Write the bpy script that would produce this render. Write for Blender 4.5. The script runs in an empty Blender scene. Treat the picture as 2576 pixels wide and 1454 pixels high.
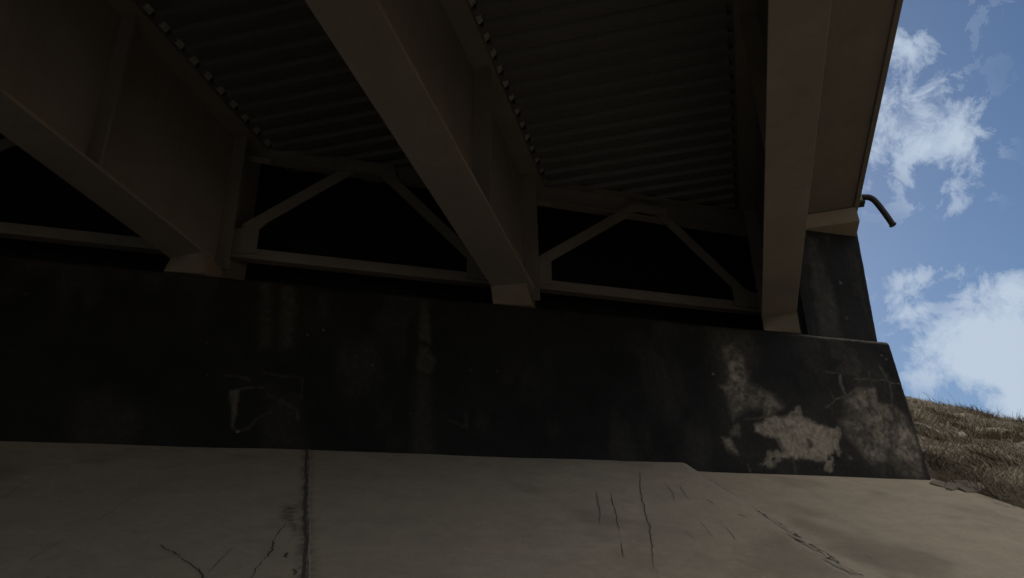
import bpy, bmesh, math, random
import numpy as np
from mathutils import Vector, Matrix
random.seed(4); rng = np.random.default_rng(4)
S = bpy.context.scene; COL = S.collection

# ------------------------------------------------------------------ camera
ZC = 4.0                                   # height of the lens above the valley floor
F, CX, CY = 2080.0, 1288.0, 727.0          # calibrated on a 2576 px wide picture
UP = np.array([-76., -4257., 2080.]); UP /= np.linalg.norm(UP)
AX = np.array([8412., 866., 2080.]); AX -= UP*(AX@UP); AX /= np.linalg.norm(AX)
AN = np.cross(UP, AX)
R = np.array([AX, AN, UP])                 # world axes (along wall, into wall, up) in camera space
cam = bpy.data.cameras.new('camera'); co = bpy.data.objects.new('camera', cam); COL.objects.link(co)
cam.sensor_width = 36; cam.lens = 36*F/2576; cam.clip_start = .05; cam.clip_end = 5000
M = Matrix.Identity(4)
for i in range(3):
    M[i][0] = R[i][0]; M[i][1] = -R[i][1]; M[i][2] = -R[i][2]
M[2][3] = ZC
co.matrix_world = M
S.camera = co

# ------------------------------------------------------------------ light
EXPOSURE = 0.45
SUN_EL, SUN_AZ = 36.0, 14.0               # azimuth clockwise from +Y (behind the abutment)
S.view_settings.view_transform = 'Standard'; S.view_settings.look = 'None'
S.view_settings.exposure = EXPOSURE; S.view_settings.gamma = 1
el, az = math.radians(SUN_EL), math.radians(SUN_AZ)
sd = Vector((math.sin(az)*math.cos(el), math.cos(az)*math.cos(el), math.sin(el)))
sl = bpy.data.lights.new('sun', 'SUN'); sl.energy = 4.6; sl.angle = math.radians(.5); sl.color = (1, .94, .86)
so = bpy.data.objects.new('sun', sl); COL.objects.link(so); so.location = (0, 0, 40)
so.rotation_euler = sd.to_track_quat('Z', 'Y').to_euler()

def cdir(px, py):                          # direction (world) seen at a picture point, for siting clouds in the sky
    r = R@np.array([(px-CX)/F, (py-CY)/F, 1.]); return r/np.linalg.norm(r)

W = bpy.data.worlds.new('World'); S.world = W; W.use_nodes = True
nt = W.node_tree; N = nt.nodes; L = nt.links; N.clear()
def nn(tree, t, **k):
    n = tree.nodes.new(t)
    for a, b in k.items(): setattr(n, a, b)
    return n
out = nn(nt, 'ShaderNodeOutputWorld'); bg = nn(nt, 'ShaderNodeBackground'); L.new(bg.outputs[0], out.inputs[0])
bg.inputs[1].default_value = .10
sky = nn(nt, 'ShaderNodeTexSky', sky_type='NISHITA', sun_disc=False)
sky.sun_elevation = el; sky.sun_rotation = az; sky.altitude = 100; sky.air_density = 1.0; sky.dust_density = .6; sky.ozone_density = 2.0
tc = nn(nt, 'ShaderNodeTexCoord')
def mathn(tree, op, a, b=None, c=None, clamp=False):
    m = nn(tree, 'ShaderNodeMath', operation=op); m.use_clamp = clamp
    for i, v in enumerate((a, b, c)):
        if v is None: continue
        if isinstance(v, (int, float)): m.inputs[i].default_value = v
        else: tree.links.new(v, m.inputs[i])
    return m.outputs[0]
def noise(tree, vec, scale, detail=6, rough=.55, dist=0):
    n = nn(tree, 'ShaderNodeTexNoise'); n.inputs['Scale'].default_value = scale; n.inputs['Detail'].default_value = detail
    n.inputs['Roughness'].default_value = rough; n.inputs['Distortion'].default_value = dist
    if vec is not None: tree.links.new(vec, n.inputs['Vector'])
    return n
def ramp(tree, fac, stops):
    r = nn(tree, 'ShaderNodeValToRGB'); tree.links.new(fac, r.inputs[0])
    e = r.color_ramp.elements
    while len(e) < len(stops): e.new(.5)
    for k, (p, c) in enumerate(stops):
        e[k].position = p; e[k].color = (c, c, c, 1) if isinstance(c, (int, float)) else (*c, 1)
    return r.outputs[0]
def mixc(tree, fac, a, b, mode='MIX'):
    m = nn(tree, 'ShaderNodeMix', data_type='RGBA', blend_type=mode)
    for s, v in ((m.inputs[0], fac), (m.inputs[6], a), (m.inputs[7], b)):
        if isinstance(v, (int, float)): s.default_value = v
        elif isinstance(v, tuple): s.default_value = (*v, 1)
        else: tree.links.new(v, s)
    return m.outputs[2]
vec = tc.outputs['Generated']
nz = noise(nt, vec, 7.0, 8, .58, .15); nz2 = noise(nt, vec, 2.6, 7, .6, .1)
warp = nn(nt, 'ShaderNodeVectorMath', operation='MULTIPLY_ADD')
wsub = nn(nt, 'ShaderNodeVectorMath', operation='SUBTRACT'); L.new(nz.outputs['Color'], wsub.inputs[0]); wsub.inputs[1].default_value = (.5, .5, .5)
L.new(wsub.outputs[0], warp.inputs[0]); warp.inputs[1].default_value = (.10, .10, .10); L.new(vec, warp.inputs[2])
clouds = [  # picture point where the cloud stands, radius x (rad), radius y, strength
    (2258, 122, .020, .016, 0.64), (2262, 160, .026, .016, 0.50), (2290, 195, .040, .020, 0.25), (2240, 80, .010, .02, 0.27),
    (2235, 300, .040, .028, 0.57), (2262, 330, .03, .03, 0.50), (2330, 265, .022, .016, 0.37), (2330, 335, .03, .03, 0.24),
    (2400, 320, .015, .022, 0.47), (2395, 375, .024, .026, 0.54), (2370, 420, .03, .02, 0.30), (2210, 395, .035, .03, 0.34), (2290, 460, .05, .03, 0.20), (2390, 500, .014, .010, 0.34), (2290, 525, .018, .012, 0.27), (2445, 290, .018, .025, 0.17),
    (2235, 700, .034, .014, 0.48), (2300, 690, .03, .012, 0.28), (2230, 790, .026, .022, 0.68), (2275, 800, .018, .012, 0.40),
    (2560, 705, .045, .018, 0.84), (2480, 720, .030, .012, 0.40), (2470, 690, .05, .01, 0.24),
    (2560, 800, .05, .028, 0.75), (2470, 850, .045, .022, 0.56), (2390, 855, .030, .013, 0.37), (2350, 905, .03, .014, 0.31), (2310, 880, .02, .02, 0.22),
    (2560, 880, .055, .04, 1.21), (2450, 910, .05, .020, 0.53), (2390, 945, .04, .012, 0.34), (2500, 955, .03, .012, 0.34), (2576, 960, .024, .035, 1.21), (2590, 1040, .02, .04, 0.93),
    (2400, 10, .06, .014, 0.07), (2520, 60, .034, .036, 0.10), (2360, 60, .03, .03, 0.09), (2300, 980, .05, .02, 0.07)]
tot = None
for px, py, rx, ry, s in clouds:
    d = cdir(px, py); rt = np.cross(d, [0, 0, 1]); rt /= np.linalg.norm(rt); uu = np.cross(rt, d)
    q = []
    for v_, r_ in ((rt, rx), (uu, ry)):
        dn = nn(nt, 'ShaderNodeVectorMath', operation='DOT_PRODUCT'); L.new(warp.outputs[0], dn.inputs[0]); dn.inputs[1].default_value = tuple(v_/(r_*1.0))
        a = mathn(nt, 'SUBTRACT', dn.outputs['Value'], float(d@(v_/(r_*1.0))))
        q.append(mathn(nt, 'MULTIPLY', a, a))
    e_ = mathn(nt, 'ADD', q[0], q[1])
    g_ = mathn(nt, 'MULTIPLY', mathn(nt, 'EXPONENT', mathn(nt, 'MULTIPLY', e_, -.75)), float(s))
    tot = g_ if tot is None else mathn(nt, 'ADD', tot, g_)
# made-up clouds over the unseen rest of the sky, added to light the scene
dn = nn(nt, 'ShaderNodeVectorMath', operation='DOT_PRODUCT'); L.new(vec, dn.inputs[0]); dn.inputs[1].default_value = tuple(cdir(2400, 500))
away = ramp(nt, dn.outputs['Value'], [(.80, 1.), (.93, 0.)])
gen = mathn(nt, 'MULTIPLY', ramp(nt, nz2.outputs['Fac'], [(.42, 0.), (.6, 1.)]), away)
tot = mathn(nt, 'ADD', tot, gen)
fine = noise(nt, vec, 21., 12, .68, .35)
carve = ramp(nt, fine.outputs['Fac'], [(.38, 1.), (.58, 0.)])
edge = mathn(nt, 'SUBTRACT', tot, mathn(nt, 'MULTIPLY', carve, .92), clamp=False)
cmask = ramp(nt, mathn(nt, 'MULTIPLY', edge, .5), [(.0, 0.), (.13, .30), (.30, .66), (.62, .98)])
hs = nn(nt, 'ShaderNodeHueSaturation'); L.new(sky.outputs[0], hs.inputs['Color'])
hs.inputs['Saturation'].default_value = 1.20; hs.inputs['Value'].default_value = .52
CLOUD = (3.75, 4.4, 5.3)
sz = nn(nt, 'ShaderNodeSeparateXYZ'); L.new(vec, sz.inputs[0])          # unseen clouds set bright overhead and dull low down to shape the light
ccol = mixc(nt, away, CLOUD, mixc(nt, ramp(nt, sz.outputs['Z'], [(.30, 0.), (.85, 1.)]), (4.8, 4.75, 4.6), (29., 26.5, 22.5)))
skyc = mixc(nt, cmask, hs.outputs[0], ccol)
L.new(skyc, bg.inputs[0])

# ------------------------------------------------------------------ helpers
G = R@np.array([609., 1006., 2080.]); G[2] = 0; G /= np.linalg.norm(G)     # girder direction (skewed about 30 degrees)
P = np.array([G[1], -G[0], 0.])
D = 6.6                                    # plane of the abutment face
def ray(px, py): return R@np.array([(px-CX)/F, (py-CY)/F, 1.])
def aty(px, py, y): r = ray(px, py); q = r*y/r[1]; return np.array([q[0], q[1], q[2]+ZC])
def atz(px, py, z): r = ray(px, py); q = r*z/r[2]; return np.array([q[0], q[1], q[2]+ZC])      # z relative to the lens
def atp(px, py, pp): r = ray(px, py); q = r*pp/(r@P); return np.array([q[0], q[1], q[2]+ZC])
def ats(px, py, s): r = ray(px, py); q = r*s/(r@G); return np.array([q[0], q[1], q[2]+ZC])
def sp(s, p, z): q = s*G+p*P; return (q[0], q[1], z+ZC)                    # along girder, across girder, height above lens
def s_of_y(y, p): return (y+p*G[0])/G[1]

def tag(o, label=None, cat=None, group=None, kind=None):
    if label: o['label'] = label
    if cat: o['category'] = cat
    if group: o['group'] = group
    if kind: o['kind'] = kind
    return o
def empty(name, loc, label, cat, group=None):
    o = bpy.data.objects.new(name, None); COL.objects.link(o); o.location = loc; o.empty_display_size = .3
    return tag(o, label, cat, group)
def wloc(o):
    v = Vector(o.location)
    while o.parent: o = o.parent; v += Vector(o.location)
    return v
def obj(name, vs, fs, mats, parent=None, origin=None, mi=None, smooth=False, bevel=0):
    """verts in world space; stored relative to the parent (or to origin)"""
    base = wloc(parent) if parent else Vector(origin or (0, 0, 0))
    if parent and origin: base2 = Vector(origin)
    else: base2 = base
    me = bpy.data.meshes.new(name)
    arr = np.asarray(vs, float) - np.array(base2)
    me.from_pydata(arr.tolist(), [], [list(map(int, f)) for f in fs])
    for m in (mats if isinstance(mats, (list, tuple)) else [mats]): me.materials.append(m)
    if mi is not None: me.polygons.foreach_set('material_index', mi)
    if smooth: me.polygons.foreach_set('use_smooth', [True]*len(me.polygons))
    me.update()
    o = bpy.data.objects.new(name, me); COL.objects.link(o)
    if parent: o.parent = parent; o.location = base2-base
    else: o.location = base2
    if not smooth:
        bm = bmesh.new(); bm.from_mesh(me)
        if len(fs) < 5000: bmesh.ops.recalc_face_normals(bm, faces=bm.faces)
        bm.to_mesh(me); bm.free()
    if bevel:
        b = o.modifiers.new('bevel', 'BEVEL'); b.width = bevel; b.segments = 2; b.limit_method = 'ANGLE'
    return o
class MB:
    def __init__(s): s.v = []; s.f = []; s.m = []
    def hexa(s, c, m=0):                   # 8 corners: bottom ring, top ring
        n = len(s.v); s.v += [tuple(x) for x in c]
        q = [(0, 3, 2, 1), (4, 5, 6, 7), (0, 1, 5, 4), (1, 2, 6, 5), (2, 3, 7, 6), (3, 0, 4, 7)]
        s.f += [tuple(n+i for i in f) for f in q]; s.m += [m]*6; return s
    def gbox(s, s0, s1, p0, p1, z0, z1, m=0):      # girder-aligned box
        return s.hexa([sp(s0, p0, z0), sp(s1, p0, z0), sp(s1, p1, z0), sp(s0, p1, z0), sp(s0, p0, z1), sp(s1, p0, z1), sp(s1, p1, z1), sp(s0, p1, z1)], m)
    def wbox(s, x0, x1, y0, y1, z0, z1, m=0):
        return s.hexa([(x0, y0, z0+ZC), (x1, y0, z0+ZC), (x1, y1, z0+ZC), (x0, y1, z0+ZC), (x0, y0, z1+ZC), (x1, y0, z1+ZC), (x1, y1, z1+ZC), (x0, y1, z1+ZC)], m)
    def poly_y(s, pts, y0, y1, m=0):       # prism: (x,z) outline between two y planes
        n = len(s.v); k = len(pts)
        s.v += [(x, y0, z+ZC) for x, z in pts]+[(x, y1, z+ZC) for x, z in pts]
        s.f += [tuple(n+i for i in range(k)), tuple(n+k+i for i in reversed(range(k)))]
        s.f += [(n+i, n+(i+1) % k, n+k+(i+1) % k, n+k+i) for i in range(k)]; s.m += [m]*(k+2); return s
    def build(s, name, mats, parent=None, **k): return obj(name, s.v, s.f, mats, parent, mi=s.m, **k)
def tube(pts, r, n=12, cap=True):
    mb = MB(); pts = [Vector(p) for p in pts]; ring = []
    ref = Vector((0, 0, 1))
    for i, p in enumerate(pts):
        t = (pts[min(i+1, len(pts)-1)]-pts[max(i-1, 0)]).normalized()
        a = t.cross(ref)
        if a.length < .1: a = t.cross(Vector((0, 1, 0)))
        a.normalize(); b = t.cross(a).normalized()
        ring.append(len(mb.v))
        mb.v += [tuple(p+r*(a*math.cos(2*math.pi*k/n)+b*math.sin(2*math.pi*k/n))) for k in range(n)]
    for q in range(len(pts)-1):
        for k in range(n): mb.f.append((ring[q]+k, ring[q]+(k+1) % n, ring[q+1]+(k+1) % n, ring[q+1]+k)); mb.m.append(0)
    if cap:
        mb.f += [tuple(ring[0]+k for k in range(n)), tuple(ring[-1]+k for k in reversed(range(n)))]; mb.m += [0, 0]
    return mb

# ---- value noise for painting wear on real surfaces
_T = rng.random((512, 512))
def vn(x, y):
    xi = np.floor(x).astype(int); yi = np.floor(y).astype(int); fx = x-xi; fy = y-yi
    fx = fx*fx*(3-2*fx); fy = fy*fy*(3-2*fy)
    a = _T[xi % 512, yi % 512]; b = _T[(xi+1) % 512, yi % 512]; c = _T[xi % 512, (yi+1) % 512]; d = _T[(xi+1) % 512, (yi+1) % 512]
    return (a*(1-fx)+b*fx)*(1-fy)+(c*(1-fx)+d*fx)*fy
def fbm(x, y, o=5, g=.55):
    s = 0; a = 1; t = 0
    for k in range(o): s = s+a*vn(x*2**k+17.3*k, y*2**k+5.1*k); t += a; a *= g
    return s/t
def seg_d(x, y, a, b):
    dx, dy = b[0]-a[0], b[1]-a[1]; l = dx*dx+dy*dy+1e-12
    t = np.clip(((x-a[0])*dx+(y-a[1])*dy)/l, 0, 1)
    return np.hypot(x-a[0]-t*dx, y-a[1]-t*dy)
def line_d(x, y, pts): return np.min([seg_d(x, y, pts[i], pts[i+1]) for i in range(len(pts)-1)], axis=0)
def poly_d(x, y, pts):                     # signed: negative inside
    n = len(pts); d = np.min([seg_d(x, y, pts[i], pts[(i+1) % n]) for i in range(n)], axis=0)
    ins = np.zeros(x.shape, bool)
    for i in range(n):
        (x0, y0), (x1, y1) = pts[i], pts[(i+1) % n]
        c = ((y0 > y) != (y1 > y)) & (x < (x1-x0)*(y-y0)/((y1-y0) or 1e-9)+x0); ins ^= c
    return np.where(ins, -d, d)
def sstep(a, b, v): t = np.clip((v-a)/(b-a), 0, 1); return t*t*(3-2*t)

# ------------------------------------------------------------------ materials
def mat(name):
    m = bpy.data.materials.new(name); m.use_nodes = True; t = m.node_tree; b = t.nodes['Principled BSDF']; return m, t, b
def pos(t): return nn(t, 'ShaderNodeNewGeometry').outputs['Position']
def attr(t, n): a = nn(t, 'ShaderNodeAttribute', attribute_name=n); return a.outputs['Fac']
def bump(t, b, h, s=.3, d=.01):
    n = nn(t, 'ShaderNodeBump'); n.inputs['Strength'].default_value = s; n.inputs['Distance'].default_value = d
    t.links.new(h, n.inputs['Height']); t.links.new(n.outputs[0], b.inputs['Normal'])
def stretch(t, v, s):
    m = nn(t, 'ShaderNodeMapping'); m.inputs['Scale'].default_value = s; t.links.new(v, m.inputs[0]); return m.outputs[0]

def steel(name, c, dark=.6, rough=.7):
    m, t, b = mat(name); p = pos(t)
    a = noise(t, p, 1.3, 6, .6); g = noise(t, p, 60, 4, .6)
    c1 = mixc(t, ramp(t, a.outputs['Fac'], [(.3, 0.), (.7, 1.)]), tuple(x*dark for x in c), c)
    c2 = mixc(t, .35, c1, mixc(t, g.outputs['Fac'], tuple(x*.6 for x in c), tuple(min(1, x*1.4) for x in c)))
    st = noise(t, stretch(t, p, (6, 6, .5)), 1.5, 5, .6)
    c3 = mixc(t, ramp(t, st.outputs['Fac'], [(.5, 0.), (.75, .45)]), c2, (c[0]*.68, c[1]*.6, c[2]*.5))
    t.links.new(c3, b.inputs['Base Color']); b.inputs['Roughness'].default_value = rough
    b.inputs['Specular IOR Level'].default_value = .25
    bump(t, b, g.outputs['Fac'], .15, .003); return m
M_steel = steel('painted_steel', (.225, .202, .176))
M_steel_pale = steel('painted_steel_bearing', (.17, .147, .117), .8)
M_dark_pipe = steel('dark_pipe', (.032, .031, .026), .6, .6)
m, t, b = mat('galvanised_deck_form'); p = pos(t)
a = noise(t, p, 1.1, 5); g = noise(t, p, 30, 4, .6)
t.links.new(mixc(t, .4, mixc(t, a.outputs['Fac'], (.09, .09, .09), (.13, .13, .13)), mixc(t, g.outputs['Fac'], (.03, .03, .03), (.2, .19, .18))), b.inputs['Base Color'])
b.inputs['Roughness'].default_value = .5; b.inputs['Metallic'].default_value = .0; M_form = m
m, t, b = mat('zinc_form_end_lit'); b.inputs['Roughness'].default_value = .45  # zinc tabs made paler to paint in the light they reflect
g = noise(t, pos(t), 25, 3, .6); t.links.new(mixc(t, g.outputs['Fac'], (.12, .115, .105), (.48, .46, .43)), b.inputs['Base Color']); M_zinc_lit = m

def concrete(name, lo, hi, tint=None, bs=.4, stain=None):
    m, t, b = mat(name); p = pos(t)
    a = noise(t, p, .9, 7, .6, .3); g = noise(t, p, 14, 6, .65); h = noise(t, p, 120, 3, .6)
    c = mixc(t, ramp(t, a.outputs['Fac'], [(.3, 0.), (.7, 1.)]), lo, hi)
    if tint:
        w = noise(t, p, 1.9, 4, .5); c = mixc(t, ramp(t, w.outputs['Fac'], [(.5, 0.), (.72, .55)]), c, tint)
    c = mixc(t, .42 if stain else .28, c, mixc(t, g.outputs['Fac'], tuple(x*.45 for x in lo), tuple(x*1.35 for x in hi)))
    c = mixc(t, .34 if stain else .2, c, mixc(t, h.outputs['Fac'], tuple(x*.4 for x in lo), tuple(x*1.4 for x in hi)))
    if stain:
        vo = nn(t, 'ShaderNodeTexVoronoi'); vo.inputs['Scale'].default_value = 26; t.links.new(p, vo.inputs['Vector'])
        big = noise(t, p, 3.3, 8, .66, .5)
        c = mixc(t, ramp(t, big.outputs['Fac'], [(.42, 0.), (.68, .38)]), c, (.27, .235, .19))
        sp_ = mathn(t, 'MULTIPLY', ramp(t, vo.outputs['Distance'], [(.05, 1.), (.16, 0.)]), ramp(t, noise(t, p, 5, 3).outputs['Fac'], [(.5, 0.), (.62, .8)]))
        c = mixc(t, sp_, c, (.08, .07, .058))
        vp = nn(t, 'ShaderNodeTexVoronoi'); vp.inputs['Scale'].default_value = 9; t.links.new(p, vp.inputs['Vector'])
        c = mixc(t, mathn(t, 'MULTIPLY', ramp(t, vp.outputs['Distance'], [(.06, 1.), (.13, 0.)]), ramp(t, a.outputs['Fac'], [(.45, 0.), (.6, .7)])), c, (.54, .46, .36))
        c = mixc(t, attr(t, stain), c, (.035, .032, .028))
        c = mixc(t, attr(t, 'pale'), c, (.42, .375, .31))
    t.links.new(c, b.inputs['Base Color']); b.inputs['Roughness'].default_value = .92; b.inputs['Specular IOR Level'].default_value = .2
    hh = mathn(t, 'ADD', g.outputs['Fac'], mathn(t, 'MULTIPLY', h.outputs['Fac'], .5)); bump(t, b, hh, bs, .008)
    return m
M_slab = concrete('slope_concrete', (.37, .305, .225), (.50, .415, .31), (.44, .32, .235), .35, 'stain')
M_deck = concrete('deck_concrete', (.145, .133, .116), (.20, .183, .158), (.12, .105, .09), .3)
M_haunch = concrete('pale_concrete', (.26, .225, .18), (.33, .285, .23), None, .3)
M_rubble = concrete('broken_concrete', (.15, .125, .096), (.23, .195, .152), None, .8)
m, t, b = mat('crack_fill'); b.inputs['Roughness'].default_value = 1
g = noise(t, pos(t), 60, 3); t.links.new(mixc(t, g.outputs['Fac'], (.045, .039, .031), (.13, .11, .087)), b.inputs['Base Color']); M_crack = m
M_palejoint = concrete('joint_spall', (.36, .30, .23), (.48, .40, .31), None, .5)

# black weathered coating over concrete: 'bare' = how far the coat has gone
def coated(name):
    m, t, b = mat(name); p = pos(t)
    a = noise(t, p, 2.2, 8, .62, .4); g = noise(t, p, 22, 7, .7); h = noise(t, p, 110, 3, .6)
    coat = mixc(t, ramp(t, a.outputs['Fac'], [(.35, 0.), (.75, 1.)]), (.0085, .0087, .009), (.019, .019, .0192))
    coat = mixc(t, ramp(t, g.outputs['Fac'], [(.55, 0.), (.8, .35)]), coat, (.04, .038, .035))
    bare = mixc(t, ramp(t, g.outputs['Fac'], [(.3, 0.), (.7, 1.)]), (.165, .14, .112), (.37, .32, .255))
    rd = noise(t, p, 3.1, 4); bare = mixc(t, ramp(t, rd.outputs['Fac'], [(.5, 0.), (.7, .4)]), bare, (.33, .245, .18))
    ba = attr(t, 'bare')
    k = mathn(t, 'ADD', ba, mathn(t, 'MULTIPLY', mathn(t, 'SUBTRACT', g.outputs['Fac'], .5), mathn(t, 'MULTIPLY', ba, .8)), clamp=True)
    t.links.new(mixc(t, k, coat, bare), b.inputs['Base Color'])
    b.inputs['Roughness'].default_value = .85; b.inputs['Specular IOR Level'].default_value = .2
    hh = mathn(t, 'ADD', mathn(t, 'MULTIPLY', g.outputs['Fac'], .7), mathn(t, 'MULTIPLY', h.outputs['Fac'], .3))
    hh = mathn(t, 'SUBTRACT', hh, mathn(t, 'MULTIPLY', ba, .8)); bump(t, b, hh, .4, .008)
    return m
M_coat = coated('black_coated_concrete')
m, t, b = mat('dry_soil'); p = pos(t)
a = noise(t, p, 2.5, 8, .65, .5); g = noise(t, p, 30, 6, .7)
c = mixc(t, ramp(t, a.outputs['Fac'], [(.3, 0.), (.7, 1.)]), (.10, .078, .055), (.21, .17, .12))
c = mixc(t, .5, c, mixc(t, ramp(t, g.outputs['Fac'], [(.3, 0.), (.7, 1.)]), (.05, .04, .03), (.27, .22, .16)))
sx = nn(t, 'ShaderNodeSeparateXYZ'); t.links.new(p, sx.inputs[0])      # unseen valley floor, its soil tone set for the light it bounces
c = mixc(t, ramp(t, mathn(t, 'MULTIPLY', sx.outputs['Z'], .25), [(.44, 1.), (.56, 0.)]), c, mixc(t, a.outputs['Fac'], (.15, .12, .085), (.24, .195, .14)))
t.links.new(c, b.inputs['Base Color']); b.inputs['Roughness'].default_value = 1; b.inputs['Specular IOR Level'].default_value = .1
bump(t, b, mathn(t, 'ADD', a.outputs['Fac'], g.outputs['Fac']), .8, .03); M_soil = m
m, t, b = mat('dry_grass')
cl = attr(t, 'tone'); g = noise(t, pos(t), 1.4, 5)
c = ramp(t, cl, [(0., (.085, .068, .046)), (.5, (.19, .158, .108)), (1., (.36, .295, .20))])
c = mixc(t, ramp(t, g.outputs['Fac'], [(.45, 0.), (.7, .5)]), c, (.13, .115, .065))
t.links.new(c, b.inputs['Base Color']); b.inputs['Roughness'].default_value = .9; b.inputs['Specular IOR Level'].default_value = .15; M_grass = m

# ------------------------------------------------------------------ pavement on the slope
def ztop(x):                               # height (above lens) where the pavement meets the wall
    x = np.asarray(x, float)
    a = np.interp(x, [-12, -2.04, .1, 1.8, 3.3], [1.45, 1.693, 1.745, 1.772, 1.805])
    c = np.interp(x, [3.3, 3.6, 5.9, 7], [1.735, 1.735, 1.765, 1.77])
    k = sstep(3.36, 3.48, x); return a*(1-k)+c*k
def zsl(x, y):
    xs = x+(6.6-y)*.115                    # second joint drifts left as it runs down
    return ztop(xs)-.5*(6.6-y)
def onslab(px, py):
    r = ray(px, py); tt = 5.
    for _ in range(25):
        x, y = r[0]*tt, r[1]*tt; z0 = float(zsl(x, y))-.5*y
        tt = z0/(r[2]-.5*r[1])
    return (r[0]*tt, r[1]*tt)
EDGE_X = 6.02
def gridmesh(xs, ys, f):
    X_, Y_ = np.meshgrid(xs, ys, indexing='ij'); Z_ = f(X_, Y_)
    v = np.stack([X_, Y_, Z_+ZC], -1).reshape(-1, 3)
    n, k = len(xs), len(ys); i = np.arange(n-1)[:, None]*k+np.arange(k-1)[None]; i = i.reshape(-1)
    return v, np.stack([i, i+k, i+k+1, i+1], 1)
xs = np.concatenate([np.arange(-12, -2.6, .4), np.arange(-2.6, EDGE_X-.001, .02), [EDGE_X]])
ys = np.concatenate([np.arange(-2.1, 2.8, .35), np.arange(2.8, 6.7, .022)])
def slabf(x, y): return zsl(x, y)+.006*(fbm(x*1.3, y*1.3, 3)-.5)*2
pv, pf = gridmesh(xs, ys, slabf)
px_, py_ = pv[:, 0], pv[:, 1]
stain = .30*sstep(.56, .75, fbm(px_*1.1+9, py_*1.1, 5)); pale = .22*sstep(.68, .82, fbm(px_*7+3, py_*7, 4))
def Z7(zx, zy): return onslab(zx*.3628, 1028.2+zy*.3628)
def Z8(zx, zy): return onslab(1402+zx*.4557, 1080.5+zy*.4557)
smudge = poly_d(px_, py_, [Z7(*q) for q in ((1960, 650), (2060, 660), (2065, 900), (2040, 900), (2000, 790), (1950, 760))])
wz = fbm(px_*30, py_*30, 4)
stain = np.maximum(stain, .75*sstep(.03, -.03, smudge+.1*(wz-.5))*sstep(.35, .6, wz))
j1 = [Z7(*q) for q in ((2130, 270), (2128, 300), (2120, 600), (2115, 760), (2122, 900), (2120, 1060), (2115, 1175))]
j1 += [(j1[-1][0]-.005, 2.5), (j1[-1][0], -2.)]
j2 = [Z8(*q) for q in ((720, 195), (770, 235), (820, 262), (905, 318), (1000, 375), (1100, 440), (1180, 492), (1270, 550), (1370, 618), (1470, 680), (1560, 745), (1640, 790), (1710, 830))]
dj1 = line_d(px_, py_, j1); dj2 = line_d(px_, py_, j2)
stain = np.maximum(stain, .6*sstep(.07, .0, dj1)*sstep(.3, .6, wz))
pale = np.maximum(pale, .55*sstep(.06, .02, np.abs(dj2-.035)+.03*(wz-.5))*sstep(.35, .55, wz))
blot = poly_d(px_, py_, [Z8(*q) for q in ((1180, 560), (1260, 570), (1500, 720), (1600, 820), (1000, 820), (1050, 640))])
stain = np.maximum(stain, .28*sstep(.12, -.15, blot+.15*(wz-.5)))
mb = MB(); mb.v = pv.tolist(); mb.f = pf.tolist(); mb.m = [0]*len(pf)
def ribbon(pts, w, m, lift=.003, jag=.5, step=.018, taper=True):
    pts = [np.array(p) for p in pts]; path = []
    for i in range(len(pts)-1):
        n = max(1, int(np.linalg.norm(pts[i+1]-pts[i])/step))
        path += [pts[i]+(pts[i+1]-pts[i])*k/n for k in range(n)]
    path.append(pts[-1]); n = len(path); b = len(mb.v); off = 0
    for i, q in enumerate(path):
        tt = path[min(i+1, n-1)]-path[max(i-1, 0)]; tt /= (np.linalg.norm(tt)+1e-9); no = np.array([-tt[1], tt[0]])
        off = off*.8+rng.normal()*w*.5*jag
        ww = w*(1-jag*.6+jag*1.2*rng.random())*(min(1, 4*min(i, n-1-i)/n+.15) if taper else 1)
        for sgn in (-1, 1):
            x, y = q+no*(off+sgn*ww/2); mb.v.append((x, y, float(slabf(np.array([x]), np.array([y]))[0])+ZC+lift))
    for i in range(n-1): mb.f.append((b+2*i, b+2*i+1, b+2*i+3, b+2*i+2)); mb.m.append(m)
ribbon(j1, .017, 1, .003, .22, .03, False)
ribbon([(a+.018, c) for a, c in j1], .008, 2, .0045, .8, .05, False)
ribbon(j2[1:5], .006, 1, .003, 1.2); ribbon(j2[5:8], .014, 1, .003, 1.3); ribbon(j2[7:11], .032, 1, .003, .9, .012)
ribbon([(a-.03, c-.01) for a, c in j2[6:13]], .022, 2, .0045, 1.)
ribbon(j2[10:13], .03, 2, .006, .7)
ribbon([(3.1, 3.95), (2.98, 3.0), (2.53, -2.)], .03, 1, .003, .6, .05, False)
for w, pts in ((.009, ((210, 340), (225, 400), (238, 460), (237, 520))), (.009, ((297, 345), (300, 400), (325, 470), (340, 570))),
               (.010, ((455, 225), (460, 350), (485, 460), (515, 530), (515, 600), (525, 680), (525, 740), (545, 780), (560, 825))),
               (.007, ((590, 290), (640, 360), (650, 410))), (.006, ((670, 310), (720, 380), (735, 400))), (.007, ((355, 620), (365, 700), (380, 715))),
               (.012, ((820, 390), (870, 415))), (.02, ((1000, 470), (1060, 485))), (.012, ((2400, 400), (2440, 415), (2475, 425))), (.045, ((2465, 424), (2500, 432))),
               (.006, ((780, 500), (830, 560), (860, 600))), (.006, ((700, 560), (760, 610))), (.006, ((930, 540), (990, 620))), (.01, ((1690, 690), (1740, 715))), (.01, ((2450, 650), (2480, 660)))):
    ribbon([Z8(*q) for q in pts], w*.62, 1, .003, .7, .012)
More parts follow.
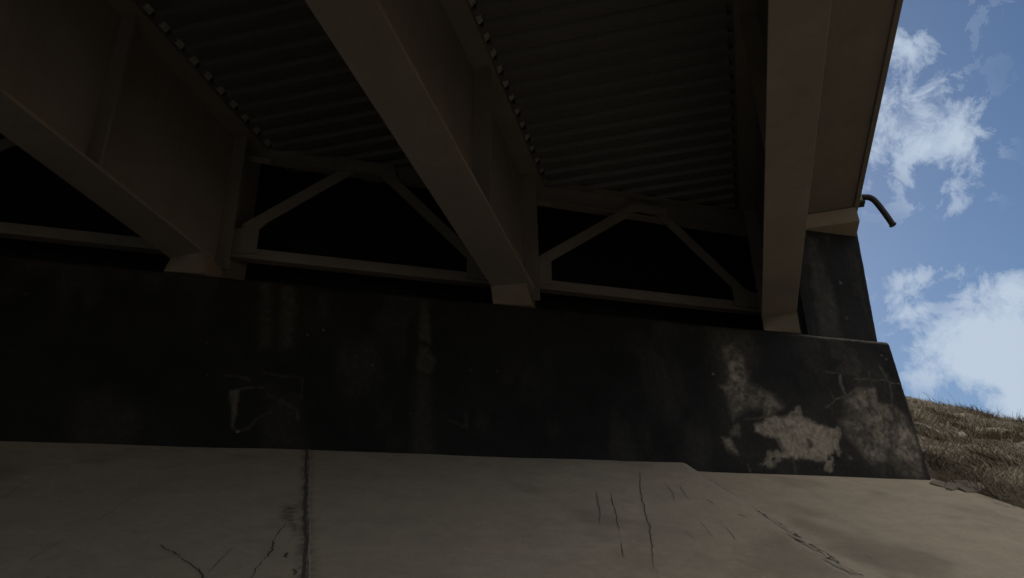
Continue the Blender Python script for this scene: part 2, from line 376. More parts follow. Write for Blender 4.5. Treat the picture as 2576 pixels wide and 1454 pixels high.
for w, pts in ((.010, ((1100, 940), (1180, 990))), (.016, ((1180, 990), (1240, 1025))), (.008, ((1240, 1025), (1310, 1075), (1380, 1130))), (.013, ((1360, 1110), (1420, 1175), (1440, 1200))),
               (.008, ((1990, 790), (1930, 870), (1900, 910))), (.016, ((1900, 905), (1880, 960), (1860, 1000), (1825, 1050))), (.008, ((1825, 1050), (1790, 1100), (1750, 1165), (1730, 1190))),
               (.028, ((915, 852), (940, 848))), (.005, ((1640, 940), (1560, 1020), (1440, 1150))), (.004, ((980, 590), (850, 660), (700, 760), (600, 820))), (.004, ((440, 910), (260, 1010), (170, 1075))),
               (.004, ((220, 490), (120, 550), (0, 640))), (.022, ((1985, 1000), (1990, 1040))), (.02, ((2030, 1110), (2025, 1160)))):
    ribbon([Z7(*q) for q in pts], w*.62, 1, .003, .7, .012)
pave = mb.build('pavement', [M_slab, M_crack, M_palejoint]); tag(pave, kind='structure')
na = len(pave.data.vertices)
for nm, arr in (('stain', stain), ('pale', pale)):
    at_ = pave.data.attributes.new(nm, 'FLOAT', 'POINT'); v = np.zeros(na); v[:len(arr)] = arr; at_.data.foreach_set('value', v)

# ------------------------------------------------------------------ ground: one sheet with valley, embankment and plateau
FLOOR = -2.5; CREST = 5.05            # the far bank behind the camera mirrors this one
def ground(x, y):
    pl = 1.77-.5*(6.6-y)+.10*sstep(EDGE_X-.05, EDGE_X+.5, x)
    pp = x*P[0]+y*P[1]
    side = CREST-.55*(pp-4.0)
    h = np.minimum(np.minimum(pl, CREST), np.maximum(side, FLOOR+.1+0*x))
    h = np.maximum(h, FLOOR)
    h = np.maximum(h, np.clip(FLOOR+.1+.5*(-56-y), FLOOR, CREST))
    h = np.maximum(h, np.clip(FLOOR+.1+.7*(-12.5-pp), FLOOR, CREST-.3))     # unseen rise added on the left to block light
    lump = (fbm(x*.8+40, y*.8, 5)-.5)*.35*sstep(EDGE_X-.1, EDGE_X+1.2, x)+(fbm(x*3.4+4, y*3.4, 5, .62)-.5)*.16*sstep(EDGE_X-.1, EDGE_X+.3, x)
    h = h+lump*sstep(FLOOR+.1, FLOOR+1, h)
    under = (x < EDGE_X) & (y < 7.4)
    h = np.where(under, np.minimum(h, zsl(x, y))-.12, h)
    return h
xs = np.concatenate([[-3000, -800, -200, -80, -60], np.arange(-50, 5.5, 1.), np.arange(5.5, 15, .09), np.arange(15, 30, 1.), [40, 80, 200, 800, 3000]])
ys = np.concatenate([[-3000, -800, -200, -80], np.arange(-72, 3.5, 1.5), np.arange(3.5, 15, .09), np.arange(15, 30, 1.), [40, 80, 200, 800, 3000]])
gv, gf = gridmesh(xs, ys, ground)
g_ = obj('ground', gv, gf, M_soil, smooth=True); tag(g_, kind='structure')

# ------------------------------------------------------------------ abutment
XE = 5.85
SEAT = 3.178; ZF = 4.815
abut = empty('abutment', (1.5, 6.9, ZC+1.6), 'blackened concrete bridge abutment with peeling pale patches above the sloping pavement', 'abutment')
def Z6(zx, zy): q = aty(1734.8+zx*.3266, 841.2+zy*.3266, D); return (q[0], q[2]-ZC)
def Z1(zx, zy): q = aty(467.4+zx*.3535, 654.3+zy*.3535, D); return (q[0], q[2]-ZC)
def Z5(zx, zy): q = aty(1828.3+zx*.3214, 420.6+zy*.3214, 7.03); return (q[0], q[2]-ZC)
def paint_stem(x, z):
    n1 = fbm(x*6, z*6, 6, .62); n2 = fbm(x*22+8, z*22, 5, .65); n3 = fbm(x*2.5+3, z*1.2, 4)
    n4 = fbm(x*55+2, z*55, 3, .6); wob = .13*(n1-.5)+.055*(n2-.5)+.022*(n4-.5)
    b = np.zeros_like(x)
    polys = [
        (.85, .028, ((600, 650), (660, 630), (870, 640), (1000, 690), (1060, 715), (1150, 735), (1150, 880), (1080, 940), (1060, 970), (900, 960), (750, 950), (720, 880), (690, 800), (600, 770), (520, 740), (510, 700), (560, 690))),
        (.7, .01, ((800, 600), (830, 570), (870, 640), (790, 640))),
        (.42, .045, ((240, 100), (330, 60), (420, 160), (450, 380), (640, 470), (720, 560), (650, 600), (600, 650), (560, 560), (440, 560), (330, 640), (300, 480), (220, 400), (290, 380), (280, 250))),
        (.12, .12, ((140, -60), (480, -40), (520, 200), (300, 400), (180, 200))),
        (.42, .02, ((230, 780), (260, 780), (320, 800), (370, 900), (370, 930), (280, 880))),
        (.3, .02, ((310, 700), (370, 700), (380, 780), (320, 780))),
        (.55, .015, ((540, 1000), (600, 960), (740, 950), (640, 1030), (560, 1010))),
        (.7, .01, ((610, 915), (750, 900), (1150, 905), (1150, 915), (1090, 930), (1060, 975), (900, 960), (610, 950))),
        (.65, .01, ((1050, 970), (1100, 940), (1090, 1050), (1060, 1030))),
        (.34, .06, ((1160, 680), (1210, 660), (1200, 500), (1300, 400), (1390, 420), (1430, 420), (1440, 530), (1560, 560), (1640, 600), (1700, 680), (1740, 760), (1760, 900), (1800, 1100), (1700, 1120), (1600, 1050), (1560, 980), (1480, 990), (1400, 990), (1350, 940), (1290, 860), (1220, 790))),
        (.5, .02, ((1380, 420), (1430, 420), (1440, 530), (1520, 550), (1560, 640), (1470, 640), (1400, 520))),
        (.72, .03, ((1560, 700), (1650, 680), (1720, 760), (1760, 850), (1780, 1050), (1700, 1000), (1640, 940), (1580, 920), (1560, 800)))]
    for a, soft, pts in polys:
        d = poly_d(x, z, [Z6(*q) for q in pts])+wob
        k = a*sstep(soft, -soft, d)
        if a in (.42, .34, .72): k = k*(.5+1.0*sstep(.35, .68, n2*.5+n1*.5))
        b = np.maximum(b, k)
    b = b*(.74+.5*sstep(.3, .7, n1*.6+n2*.4))+.05*sstep(.25, -.1, poly_d(x, z, [Z6(*q) for q in ((230, 380), (620, 460), (900, 560), (1240, 480), (1600, 560), (1800, 1100), (500, 1080), (220, 800))])+wob)*(.4+n1)
    hole = poly_d(x, z, [Z6(*q) for q in ((1085, 920), (1125, 922), (1150, 960), (1140, 975), (1110, 945))]); 
    hole2 = poly_d(x, z, [Z6(*q) for q in ((895, 800), (930, 800), (960, 850), (930, 880))])
    for w, a, pts in ((.010, .5, ((1050, 565), (1110, 520), (1120, 500), (1215, 470), (1300, 410))), (.022, .6, ((1160, 310), (1165, 380), (1190, 440), (1215, 470))),
                      (.012, .3, ((1050, 290), (1220, 305))), (.008, .35, ((1060, 400), (1110, 490))), (.009, .5, ((1270, 340), (1390, 345), (1400, 355), (1500, 350), (1560, 375), (1650, 380))),
                      (.01, .4, ((1380, 290), (1390, 345), (1415, 400))), (.013, .45, ((1460, 240), (1500, 300), (1520, 350))), (.010, .4, ((1540, 375), (1560, 480), (1555, 560))), (.012, .5, ((1440, 530), (1550, 550))),
                      (.012, .4, ((430, 650), (520, 650), (590, 630))), (.012, .5, ((450, 1000), (470, 1070))), (.014, .4, ((800, 975), (820, 1075))), (.008, .3, ((1080, 560), (1110, 625))),
                      (.016, .45, ((1210, 790), (1290, 860), (1350, 940), (1400, 995))), (.01, .5, ((320, 580), (340, 670)))):
        d = line_d(x, z, [Z6(*q) for q in pts])+.02*(n2-.5)+.012*(n1-.5); b = np.maximum(b, .62*a*sstep(w*1.25, w*.1, d)*(.35+1.1*n1))
    b = b*sstep(-.01, .01, hole)*(1-.7*sstep(.01, -.01, hole2))
    for a, soft, pts in ((.085, .05, ((530, 150), (620, 150), (610, 600), (520, 640))), (.10, .05, ((680, 160), (785, 160), (770, 620), (670, 640))), (.06, .05, ((940, 250), (1020, 250), (1000, 400), (960, 400))),
                         (.13, .03, ((1665, 290), (1725, 290), (1745, 600), (1660, 560))), (.11, .03, ((1660, 600), (1720, 610), (1780, 720), (1740, 800), (1640, 780))), (.055, .05, ((1640, 800), (1740, 800), (1760, 1380), (1600, 1380))),
                         (.05, .08, ((560, 880), (800, 980), (860, 1340), (560, 1340))), (.28, .012, ((320, 930), (380, 925), (372, 1000), (365, 1100), (330, 1180), (322, 1100)))):
        d = poly_d(x, z, [Z1(*q) for q in pts])+.3*wob; b = np.maximum(b, a*sstep(soft, -soft, d)*(.6+.8*n2))
    for w, a, pts in ((.012, .16, ((380, 925), (430, 910), (560, 905))), (.014, .12, ((320, 1180), (360, 1215), (440, 1200), (530, 1110), (620, 1080))), (.014, .1, ((270, 820), (370, 825), (450, 850))),
                      (.016, .09, ((550, 800), (680, 825), (800, 830), (830, 845), (825, 1000))), (.03, .09, ((590, 960), (680, 1000), (740, 1040))), (.016, .14, ((740, 1040), (790, 1060), (800, 1130))),
                      (.012, .16, ((1665, 650), (1720, 625), (1690, 670), (1770, 720), (1735, 795), (1660, 810))), (.02, .08, ((1880, 1140), (2000, 1190), (1990, 1080)))):
        d = line_d(x, z, [Z1(*q) for q in pts])+.02*(n2-.5)+.01*(n1-.5); b = np.maximum(b, a*sstep(w, w*.1, d))
    for r_, a, q, f in ((.012, .9, (368, 1222), Z1), (.009, .5, (865, 535), Z1), (.013, .55, (978, 498), Z1), (.008, .35, (155, 590), Z1), (.011, .6, (1330, 750), Z1), (.007, .35, (1170, 265), Z1), (.006, .3, (915, 522), Z1),
                        (.013, 1.2, (180, 305), Z6), (.01, .5, (468, 280), Z6), (.008, .4, (1290, 145), Z6), (.016, .3, (1480, 160), Z6), (.018, .3, (1515, 190), Z6), (.03, .3, (1240, 950), Z6)):
        c = f(*q); b = np.maximum(b, a*sstep(r_, r_*.4, np.hypot(x-c[0], z-c[1])))
    for k in range(46):                    # small chips anywhere on the face
        cx_, cz_ = rng.uniform(-2.5, 5.6), rng.uniform(1.85, 3.1); r_ = rng.uniform(.004, .008)
        b = np.maximum(b, rng.uniform(.1, .3)*sstep(r_, r_*.4, np.hypot((x-cx_), (z-cz_)*rng.uniform(.5, 1.2))))
    rim = sstep(SEAT-.035, SEAT-.012, z+.03*(n2-.5))*sstep(4.5, 5.1, x)*.5
    rim = np.maximum(rim, sstep(SEAT-.02, SEAT-.005, z)*.10)
    b = np.maximum(b, rim)
    b = np.maximum(b, .05*sstep(.5, .7, n3))
    b = np.maximum(b, .18*sstep(.6, .75, n1)*sstep(4.6, 5.9, x))
    return np.clip(b, 0, 1)
def face(name, x0, x1, zlo, zhi, y, paint, step, parent, thick, endx=None, batter=0., endshift=0., round_top=.02, m=None):
    """a concrete body whose front is a fine painted grid and whose end runs back parallel to the girders"""
    xs = np.append(np.arange(x0, x1, step), x1); nz_ = int((zhi(x0)-zlo(x0))/step)+2
    tz = np.linspace(0, 1, nz_)
    v = []; n = len(xs)
    X_ = np.repeat(xs, nz_); T_ = np.tile(tz, n)
    zl = zlo(X_); zh = zhi(X_); Z_ = zl+(zh-zl)*T_
    k_ = (X_-x0)/(x1-x0); X2 = X_+batter*(zh-Z_)*sstep(.6, 1, k_)
    dt = np.clip(round_top-(zh-Z_), 0, None); Y_ = y+dt*.8
    de = np.clip(.03-(x1-X_), 0, None); Y_ = Y_+de*.9
    rough = (fbm(X2*9, Z_*9, 4)-.5)*.012; Y_ = Y_+rough
    v = np.stack([X2, Y_, Z_+ZC], 1)
    i = (np.arange(n-1)[:, None]*nz_+np.arange(nz_-1)[None]).reshape(-1)
    f = np.stack([i, i+nz_, i+nz_+1, i+1], 1).tolist(); v = v.tolist(); nb = len(v)
    # back ring: top, right end and left end
    def add(p): v.append(list(p)); return len(v)-1
    g = thick*G[0]/G[1]
    top = [add((v[a*nz_+nz_-1][0]+g, y+thick, v[a*nz_+nz_-1][2])) for a in range(n)]
    for a in range(n-1): f.append([a*nz_+nz_-1, (a+1)*nz_+nz_-1, top[a+1], top[a]])
    e = (n-1)*nz_; col = [add((v[e+b][0]+g, y+thick, v[e+b][2])) for b in range(nz_-1)]+[top[-1]]
    for b in range(nz_-1): f.append([e+b, col[b], col[b+1], e+b+1])
    c2 = [add((v[b][0]+g, y+thick, v[b][2])) for b in range(nz_-1)]+[top[0]]
    for b in range(nz_-1): f.append([b, b+1, c2[b+1], c2[b]])
    f.append([col[0], c2[0], top[0], top[-1]])
    o = obj(name, v, f, m or M_coat, parent, smooth=True)
    bare = np.zeros(len(v)); bare[:nb] = paint(X2, Z_)
    bare[nb:] = .04
    a_ = o.data.attributes.new('bare', 'FLOAT', 'POINT'); a_.data.foreach_set('value', bare)
    return o
face('wall', -2.9, XE, lambda x: 1.45+0*x, lambda x: SEAT+.006*(fbm(np.asarray(x, float)*3, 0*np.asarray(x, float), 3)-.5)*2, D, paint_stem, .0125, abut, .8, batter=.085)
mbx = MB().wbox(-32, -2.91, D, D+.8, 1.0, SEAT).build('wall', M_coat, abut)
def paint_cheek(x, z):
    n2 = fbm(x*14+8, z*3, 5, .65); n1 = fbm(x*8, z*8, 5); b = np.zeros_like(x)
    for a, soft, pts in ((.13, .06, ((620, 540), (700, 560), (830, 1000), (900, 1330), (740, 1330), (690, 1050))), (.07, .04, ((980, 900), (1010, 900), (1020, 1000), (985, 1000))), (.3, .02, ((1170, 1200), (1200, 1220), (1230, 1340), (1195, 1330)))):
        b = np.maximum(b, a*sstep(soft, -soft, poly_d(x, z, [Z5(*q) for q in pts])+.1*(n1-.5))*(.4+1.1*n2))
    for r_, a, q in ((.018, .45, (890, 905)), (.02, .2, (940, 1180)), (.02, .3, (1070, 680)), (.012, .2, (1100, 760))):
        c = Z5(*q); b = np.maximum(b, a*sstep(r_, r_*.3, np.hypot(x-c[0], (z-c[1])*.6)))
    return np.clip(np.maximum(b, .07*sstep(.5, .8, fbm(x*10, z*1.6, 4))), 0, 1)
ch = face('cheek_wall', 5.2, 6.15, lambda x: SEAT-.6+0*x, lambda x: 4.80+0*x, 7.03, paint_cheek, .016, abut, .9, batter=-.045, round_top=.01)
MB().wbox(-32, 5.19, 7.385, 8.0, SEAT-.8, ZF+.29).build('backwall', M_coat, abut)
for o in abut.children:
    if 'bare' not in o.data.attributes:
        a_ = o.data.attributes.new('bare', 'FLOAT', 'POINT')

# ------------------------------------------------------------------ bridge
ZB, ZT = 3.32, 4.78                        # underside of bottom flange, underside of top flange
S0 = -70.0                                 # far end of the girders, behind the camera
bridge = empty('bridge', (1.6, 6.9, ZC+SEAT), 'dark underside of a skewed steel girder bridge resting on the abutment', 'bridge')
centers = [.705, -1.665, -4.115, -6.55, -9.0, -11.45, -13.9, -16.35]
fl = [.33, .365, .33, .35, .35, .35, .35, .35]
def girder(c, w, stiff):
    send = s_of_y(7.28, c)
    g = MB().gbox(S0, send, c-.008, c+.008, ZB+.028, ZT+.002).build('girder', M_steel, bridge)
    fe = {0: 7.91, 1: 6.49, 2: 5.18}.get(centers.index(c), s_of_y(6.5, c))+.16
    MB().gbox(S0, fe, c-w/2, c+w/2, ZB, ZB+.03).build('bottom_flange', M_steel, g, bevel=.003)
    MB().gbox(S0, send-.01, c-.19, c+.19, ZT, ZT+.03).build('top_flange', M_steel, g, bevel=.003)
    for s in stiff:
        for sg in (1, -1):
            a, b_ = (c+.009, c+w/2-.02) if sg > 0 else (c-w/2+.02, c-.009)
            MB().gbox(s, s+.018, a, b_, ZB+.032, ZT-.002).build('stiffener', M_steel, g)
    return g
def s_at(px, py, pp):
    q = atp(px, py, pp); return float(q@G-0*ZC)
s2 = s_at(1222, 500, centers[1]+.12); s1 = s_at(250, 385, centers[2]+.12)
for i, (c, w) in enumerate(zip(centers, fl)):
    near = {1: s2, 2: s1}.get(i, s_of_y(4.2, c))
    girder(c, w, [near, near-3.2, near-6.4, near-9.6, s_of_y(6.86, c)] if i < 4 else [])

def bar(a, b_, w, y0, y1):                 # straight member between two (x,z) points, in the plane of the frame
    a = np.array(a); b_ = np.array(b_); d = (b_-a)/np.linalg.norm(b_-a); n = np.array([-d[1], d[0]])*w/2
    return MB().poly_y([tuple(a-n), tuple(b_-n), tuple(b_+n), tuple(a+n)], y0, y1)
def cross_frame(xl, xr, dz, al, ar, nr):
    w = xr-xl; y = 6.98
    fx = lambda t: xl+w*t
    tb = lambda t: 4.585+dz-.07*t          # bottom of the top channel, falling a little to the right
    root = MB().poly_y([(fx(0), tb(0)+.012), (fx(1), tb(1)+.012), (fx(1), tb(1)+.33), (fx(0), tb(0)+.33)], y+.06, y+.075).build('cross_frame', M_steel, bridge)
    MB().poly_y([(fx(0), tb(0)), (fx(1), tb(1)), (fx(1), tb(1)+.012), (fx(0), tb(0)+.012)], y-.03, y+.078).build('top_chord', M_steel, root)
    MB().poly_y([(fx(0), tb(0)+.25), (fx(1), tb(1)+.25), (fx(1), tb(1)+.262), (fx(0), tb(0)+.262)], y-.04, y+.058).build('top_chord', M_steel, root)
    bb = lambda t: 3.585-.012*t
    b_ = MB().poly_y([(fx(0), bb(0)), (fx(1), bb(1)), (fx(1), bb(1)+.095), (fx(0), bb(0)+.095)], y, y+.01)
    b_.poly_y([(fx(0), bb(0)-.010), (fx(1), bb(1)-.010), (fx(1), bb(1)), (fx(0), bb(0))], y, y+.09)
    b_.build('bottom_chord', M_steel, root)
    bar((fx(.045), 3.86), (fx(al), 4.66+dz*.6), .108, y-.014, y-.002).build('diagonal', M_steel, root)
    bar((fx(nr+.055), 3.75), (fx(ar), 4.66+dz*.6), .108, y-.014, y-.002).build('diagonal', M_steel, root)
    MB().poly_y([(fx(.0), 3.60), (fx(.092), 3.62), (fx(.092), 3.87), (fx(.11), 3.93), (fx(.03), 3.86), (fx(.0), 3.84)], y-.026, y-.015).build('gusset', M_steel, root)
    MB().poly_y([(fx(al-.05), tb(al)+.01), (fx(al+.01), 4.605+dz*.7), (fx(ar-.02), 4.595+dz*.7), (fx(ar+.06), tb(ar)+.01), (fx(ar+.04), tb(ar)+.15), (fx(al-.02), tb(al)+.15)], y-.026, y-.015).build('gusset', M_steel, root)
    MB().poly_y([(fx(nr), 3.60), (fx(1.), 3.60), (fx(1.), 3.72), (fx(nr+.09), 3.78), (fx(nr), 3.86)], y-.026, y-.015).build('gusset', M_steel, root)
    MB().poly_y([(fx(0), tb(0)-.055), (fx(.1), tb(.1)-.055), (fx(.1), tb(.1)-.002), (fx(0), tb(0)-.002)], y-.026, y-.015).build('gusset', M_steel, root)
xc = lambda c, y=6.98: (c+y*G[0])/G[1]
for k, dz, al, ar, nr in ((0, 0., .455, .545, .832), (1, .07, .385, .475, .79), (2, .07, .4, .5, .8), (3, .07, .4, .5, .8)):
    cross_frame(xc(centers[k+1])+.012, xc(centers[k])-.012, dz, al, ar, nr)

# stay-in-place deck forms: flutes run square to the girders
q0 = atz(1195, 31, 4.82); q1 = atz(1315, 332, 4.82)
pitch = float((q1-q0)@G)/8.0
phase = float(q0@G)

def form(pa, pb, seed):
    mb = MB(); k0 = int((S0-phase)/pitch)+1; k1 = int((s_of_y(7.1, pb)-phase)/pitch)+2
    prof = [(0., 0.), (.34, 0.), (.44, .042), (.90, .042), (1., 0.)]
    for k in range(k0, k1):
        s = phase+(k-.2)*pitch
        for a in range(4):
            (u0, h0), (u1, h1) = prof[a], prof[a+1]
            n = len(mb.v)
            mb.v += [sp(s+u0*pitch, pa+.045, ZF+h0), sp(s+u1*pitch, pa+.045, ZF+h1), sp(s+u1*pitch, pb-.045, ZF+h1), sp(s+u0*pitch, pb-.045, ZF+h0)]
            mb.f.append((n, n+1, n+2, n+3)); mb.m.append(0)
        # crimped sheet end folded down to the flange; one side's zinc painted as lit
        for e, sg in ((pa, 1), (pb, -1)):
            n = len(mb.v); j = rng.uniform(-.006, .006)
            mb.v += [sp(s+.42*pitch, e+.045*sg, ZF+.05), sp(s+.92*pitch, e+.045*sg, ZF+.05), sp(s+.88*pitch, e+.004*sg, ZF-.004+j), sp(s+.46*pitch, e+.004*sg, ZF-.004+j)]
            mb.f.append((n, n+1, n+2, n+3)); mb.m.append(1 if sg > 0 else 0)
            n = len(mb.v)
            mb.v += [sp(s, e+.045*sg, ZF), sp(s+.42*pitch, e+.045*sg, ZF), sp(s+.42*pitch, e, ZF), sp(s, e, ZF)]
            mb.f.append((n, n+1, n+2, n+3)); mb.m.append(0)
    o = mb.build('deck_form', [M_form, M_zinc_lit], bridge)
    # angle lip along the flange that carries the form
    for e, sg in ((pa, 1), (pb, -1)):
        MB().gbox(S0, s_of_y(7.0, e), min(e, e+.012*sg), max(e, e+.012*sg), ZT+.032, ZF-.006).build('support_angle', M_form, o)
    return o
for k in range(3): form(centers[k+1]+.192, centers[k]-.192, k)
# concrete deck with overhang
PE = 1.785
def skewbox(p0, p1, z0, z1, yend=7.38, s0=S0, z0b=None):
    z0b = z0 if z0b is None else z0b
    a, b_ = s_of_y(yend, p0), s_of_y(yend, p1)
    return MB().hexa([sp(s0, p0, z0), sp(a, p0, z0), sp(b_, p1, z0b), sp(s0, p1, z0b), sp(s0, p0, z1), sp(a, p0, z1), sp(b_, p1, z1), sp(s0, p1, z1)])
skewbox(-32, PE-.03, ZF+.075, ZF+.30).build('deck_slab', M_deck, bridge)  # carried far left out of view, added width to darken that side
ov = skewbox(centers[0]+.20, PE, ZF+.005, ZF+.07, z0b=ZF+.035); ov.build('overhang', M_deck, bridge, bevel=.012)
skewbox(PE-.025, PE+.03, ZF+.015, ZF+.34).build('edge_beam', M_deck, bridge, bevel=.01)
skewbox(PE-.32, PE+.02, ZF+.345, ZF+1.15).build('parapet', M_deck, bridge, bevel=.02)
skewbox(-32, -31.7, ZF+.345, ZF+1.15).build('parapet', M_deck, bridge, bevel=.02)
# pale end block that carries the overhang down onto the cheek wall
sh = float(atz(2100, 537, ZF)@G)
hb = MB(); zl_ = 4.70
hb.hexa([sp(sh+.05, .90, zl_), sp(sh+.9, .90, zl_), sp(sh+.9, PE+.03, zl_), sp(sh+.05, PE+.03, zl_), sp(sh-.05, .90, ZF), sp(sh+.9, .90, ZF), sp(sh+.9, PE-.0, ZF+.025), sp(sh-.05, PE-.0, ZF+.025)])
hb.build('end_haunch', M_haunch, bridge, bevel=.012)

# bearings (rest on the seat, carry the girders)
bear = {0: ((4.411, 6.622), (4.671, 6.415), (4.397, 6.609), (4.793, 6.585)), 1: ((1.605, 6.539), (1.904, 6.403), (1.639, 6.606), (1.997, 6.575)), 2: ((-1.132, 6.62), (-.86, 6.447), (-1.167, 6.606), (-.845, 6.575))}
lab = {0: 'pale brown bearing block below the outermost girder, beside the black cheek wall',
       1: 'brown bearing block under the middle girder on the blackened abutment seat',
       2: 'dim bearing block at the left, under the wide girder with a dark stiffener'}
for i in range(4):
    if i < 3: (ax, ay), (bx_, by), (cx_, cy_), (dx, dy) = bear[i]
    else: (ax, ay), (bx_, by), (cx_, cy_), (dx, dy) = [(q[0]-2.8, q[1]) for q in bear[2]]
    bo = empty('bearing_block', ((ax+bx_)/2, 6.75, ZC+SEAT), lab.get(i, 'x'), 'bearing', 'bearing blocks on the abutment seat')
    if i == 3:
        bpy.data.objects.remove(bo); continue
    g = .26
    gx, gy = G[0]*g, G[1]*g
    z0, z1 = SEAT+.004, ZB-.004
    n = 6; vs = []; fs = []
    # front face as a slightly bulged sheet, the rest a closed block
    for a in range(n+1):
        for c in range(n+1):
            u, w = a/n, c/n
            bx0 = np.array([cx_, cy_])*(1-u)+np.array([dx, dy])*u; tx0 = np.array([ax, ay])*(1-u)+np.array([bx_, by])*u
            q = bx0*(1-w)+tx0*w; bul = .022*math.sin(math.pi*u)*math.sin(math.pi*w)
            vs.append((q[0]-bul*G[0], q[1]-bul*G[1], ZC+z0+(z1-z0)*w))
    for a in range(n):
        for c in range(n): k = a*(n+1)+c; fs.append((k, k+n+1, k+n+2, k+1))
    bk = {}
    for a in range(n+1):
        for c in range(n+1):
            if a in (0, n) or c in (0, n):
                k = a*(n+1)+c; bk[k] = len(vs); q = vs[k]
                vs.append((q[0]+gx+(.0), max(q[1]+gy, 6.72), q[2]))
    ring = [a*(n+1) for a in range(n)]+[n*(n+1)+c for c in range(n)]+[a*(n+1)+n for a in range(n, 0, -1)]+[c for c in range(n, 0, -1)]
    for q in range(len(ring)):
        a, c = ring[q], ring[(q+1) % len(ring)]; fs.append((a, bk[a], bk[c], c))
    fs.append(tuple(bk[k] for k in ring))
    obj('pad', vs, fs, M_steel_pale, bo)
    MB().hexa([(bx_-.0, by, ZC+z1+.0005), (bx_+gx, by+gy, ZC+z1+.0005), (ax+gx, ay+gy, ZC+z1+.0005), (ax, ay, ZC+z1+.0005), (bx_, by, ZC+z1+.003), (bx_+gx, by+gy, ZC+z1+.003), (ax+gx, ay+gy, ZC+z1+.003), (ax, ay, ZC+z1+.003)]).build('sole_plate', M_steel, bo)
# ------------------------------------------------------------------ bent drain pipe clamped to the deck edge
sdn = float(atp(2160, 500, PE+.045)@G)
pp_ = [ats(x, y, sdn) for x, y in ((2158, 497), (2172, 496), (2184, 496), (2193, 499), (2201, 505), (2212, 518), (2230, 542), (2246, 566))]
dp = empty('drain_pipe', tuple(pp_[0]), 'short dark bent drain pipe sticking out from the pale deck edge against the sky', 'pipe')
rp = float(np.linalg.norm(ats(2212, 513, sdn)-ats(2226, 506, sdn)))/2
sm = []
for i in range(len(pp_)-1):
    for k in range(4): sm.append(pp_[i]+(pp_[i+1]-pp_[i])*k/4)
sm.append(pp_[-1])
for _ in range(3): sm = [sm[0]]+[(sm[i-1]+2*sm[i]+sm[i+1])/4 for i in range(1, len(sm)-1)]+[sm[-1]]
tb_ = tube(sm, rp, 14); tb_.build('pipe', M_dark_pipe, dp)
tube([sm[-1]-(sm[-1]-sm[-4])*.06, sm[-1]+(sm[-1]-sm[-4])*.05], rp*1.18, 14).build('rim', M_dark_pipe, dp)
zt = float(ats(2160, 486, sdn)[2])-ZC; zb_ = float(ats(2160, 515, sdn)[2])-ZC; pc = float(pp_[0]@P)
MB().gbox(sdn-.05, sdn+.05, PE+.032, PE+.075, zb_+.02, zt-.02).build('bracket', M_haunch, dp, bevel=.004)
MB().gbox(sdn-.06, sdn+.06, PE+.031, PE+.085, zt-.02, zt+.004).build('clamp', M_dark_pipe, dp)
MB().gbox(sdn-.06, sdn+.06, PE+.031, PE+.095, zb_-.004, zb_+.02).build('clamp', M_dark_pipe, dp)

# ------------------------------------------------------------------ broken slabs and stones by the grass edge
def gpt(px, py, up=0.):                    # march a picture ray to the ground / pavement
    r = ray(px, py)
    for t_ in np.arange(3, 22, .01):
        q = r*t_
        h = float(ground(np.array([q[0]]), np.array([q[1]]))[0])
        if q[0] < EDGE_X and q[1] < 6.6: h = float(slabf(np.array([q[0]]), np.array([q[1]]))[0])
        if q[2] < h: return np.array([q[0], q[1], h+up])
    return q
def plate(name, pts, th, label, cat, matl, tilt=0., group=None):
    base = [gpt(*q) for q in pts]; zc = np.mean([b_[2] for b_ in base])
    n = len(base); c = np.mean(base, axis=0)
    vs = [(b_[0], b_[1], b_[2]+ZC-.01) for b_ in base]+[(c[0]+(b_[0]-c[0])*.97, c[1]+(b_[1]-c[1])*.97, b_[2]+ZC+th+rng.uniform(-.004, .006)) for b_ in base]
    fs = [tuple(reversed(range(n))), tuple(range(n, 2*n))]+[(i, (i+1) % n, n+(i+1) % n, n+i) for i in range(n)]
    return tag(obj(name, vs, fs, matl, origin=(c[0], c[1], c[2]+ZC), bevel=.004), label, cat, group)
plate('broken_slab', ((2378, 1231), (2395, 1236), (2410, 1232), (2430, 1240), (2474, 1239), (2480, 1232), (2474, 1223), (2440, 1216), (2400, 1214), (2385, 1218)), .022,
      'flat brown broken slab lying on the pavement at the edge of the dry grass', 'slab', M_rubble)
plate('broken_slab', ((2338, 1218), (2362, 1225), (2377, 1228), (2380, 1219), (2362, 1213), (2345, 1214)), .018, 'small pointed slab shard lying just left of the larger brown slab', 'slab', M_rubble)
plate('broken_slab', ((2296, 1069), (2330, 1078), (2362, 1093), (2366, 1091), (2336, 1074), (2300, 1065)), .03, 'pale strip of buried concrete edge poking from the soil bank beside the abutment end', 'slab', M_rubble)
plate('broken_slab', ((2412, 1097), (2426, 1108), (2436, 1104), (2424, 1094)), .05, 'small pale concrete fragment half way up the grassy bank', 'slab', M_rubble)
def stone(px, py, r, label):
    c = gpt(px, py); bm = bmesh.new(); bmesh.ops.create_icosphere(bm, subdivisions=3, radius=1)
    sd_ = rng.uniform(0, 50)
    for v in bm.verts:
        k = 1+.35*(float(fbm(np.array([v.co.x*1.6+sd_]), np.array([v.co.y*1.6+v.co.z*1.3]), 3)[0])-.5)*2
        v.co = Vector((v.co.x*r*k*1.2, v.co.y*r*k, v.co.z*r*k*.6))
    me = bpy.data.meshes.new('stone'); bm.to_mesh(me); bm.free(); me.materials.append(M_rubble)
    o = bpy.data.objects.new('stone', me); COL.objects.link(o); o.location = (c[0], c[1], c[2]+ZC+r*.2); tag(o, label, 'stone', 'stones on the grassy bank')
stone(2318, 1140, .05, 'stone on the bank closest to the stained abutment end')
stone(2532, 1090, .045, 'stone high on the bank near the right border')
stone(2398, 1124, .04, 'stone in the middle of the grassy bank')

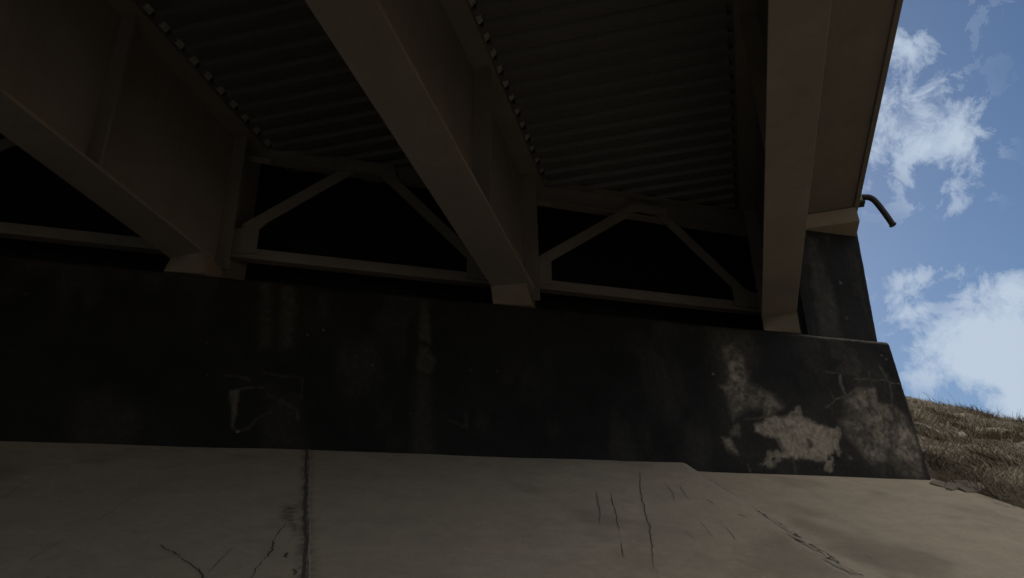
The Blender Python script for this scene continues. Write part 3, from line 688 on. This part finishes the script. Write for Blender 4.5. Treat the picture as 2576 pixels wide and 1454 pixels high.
# ------------------------------------------------------------------ dry grass (stuff)
def grass(nb):
    x = rng.uniform(EDGE_X-.12, 14.5, nb*3); y = rng.uniform(3.6, 15, nb*3)
    dist = np.hypot(x, y); keep = rng.random(nb*3) < np.clip(9.5/dist, 0, 1)**2.2
    cl = fbm(x*1.1+5, y*1.1+2, 4); keep &= (rng.random(nb*3) < sstep(.30, .56, cl)*.95+.10)
    edge = (x > EDGE_X-.06+.14*(vn(y*4, x*0)-.2)+.25*sstep(6.7, 5.2, y)*(vn(y*2.3, 0*x)-.6)); keep &= edge
    keep &= ~((y > 6.5) & (y < 7.6) & (x < 6.0+.57*(y-6.6)+.05))
    x, y = x[keep][:nb], y[keep][:nb]; n = len(x); z = ground(x, y)
    Ln = rng.gamma(3., .024, n)+.02; Ln *= .7+.9*fbm(x*.9+30, y*.9, 3)
    long_ = rng.random(n) < .006; Ln[long_] *= 3.6; Ln = np.minimum(Ln, .42)
    ori = 2*math.pi*fbm(x*.7+70, y*.7, 3)*2.5+rng.normal(0, .9, n)
    lean = np.clip(rng.normal(1.32, .3, n), .2, 1.75); lean[long_] = rng.uniform(.3, 1.1, long_.sum())         # mostly flattened, dry
    w = rng.uniform(.002, .0055, n)
    V = []; k = 4
    cx_, sx_ = np.cos(ori), np.sin(ori); sidex, sidey = -sx_, cx_
    pxx, pyy, pzz = x.copy(), y.copy(), z-.01
    a = lean*.35; curl = rng.normal(.5, .45, n); tw = rng.normal(0, .5, n)
    rows = []
    for i in range(k+1):
        ww = w*(1-i/k)**.7+.0006
        rows.append((np.stack([pxx-sidex*ww, pyy-sidey*ww, pzz+ZC], 1), np.stack([pxx+sidex*ww, pyy+sidey*ww, pzz+ZC], 1)))
        st = Ln/k; pxx = pxx+np.sin(a)*cx_*st; pyy = pyy+np.sin(a)*sx_*st; pzz = pzz+np.cos(a)*st
        a = a+(lean*.65+curl)/k; ori = ori+tw/k; cx_, sx_ = np.cos(ori), np.sin(ori)
    v = np.concatenate([np.stack([r0, r1], 1) for r0, r1 in rows], 1)      # n, 2*(k+1), 3
    m_ = 2*(k+1); v = v.reshape(-1, 3)
    b0 = np.arange(n)*m_; f = np.concatenate([np.stack([b0+2*i, b0+2*i+1, b0+2*i+3, b0+2*i+2], 1) for i in range(k)])
    tone = np.repeat(np.clip(.55*rng.random(n)+.75*(fbm(x*2+9, y*2, 3)-.15)-.1, 0, 1), m_)
    me = bpy.data.meshes.new('grass'); me.vertices.add(len(v)); me.vertices.foreach_set('co', v.ravel())
    me.loops.add(f.size); me.loops.foreach_set('vertex_index', f.ravel()); me.polygons.add(len(f))
    me.polygons.foreach_set('loop_start', np.arange(len(f))*4); me.polygons.foreach_set('loop_total', np.full(len(f), 4))
    me.update(calc_edges=True); me.validate(); me.materials.append(M_grass)
    at_ = me.attributes.new('tone', 'FLOAT', 'POINT'); at_.data.foreach_set('value', tone)
    o = bpy.data.objects.new('grass', me); COL.objects.link(o)
    return tag(o, 'dry brown matted grass covering the bank right of the abutment', 'grass', kind='stuff')
grass(90000)
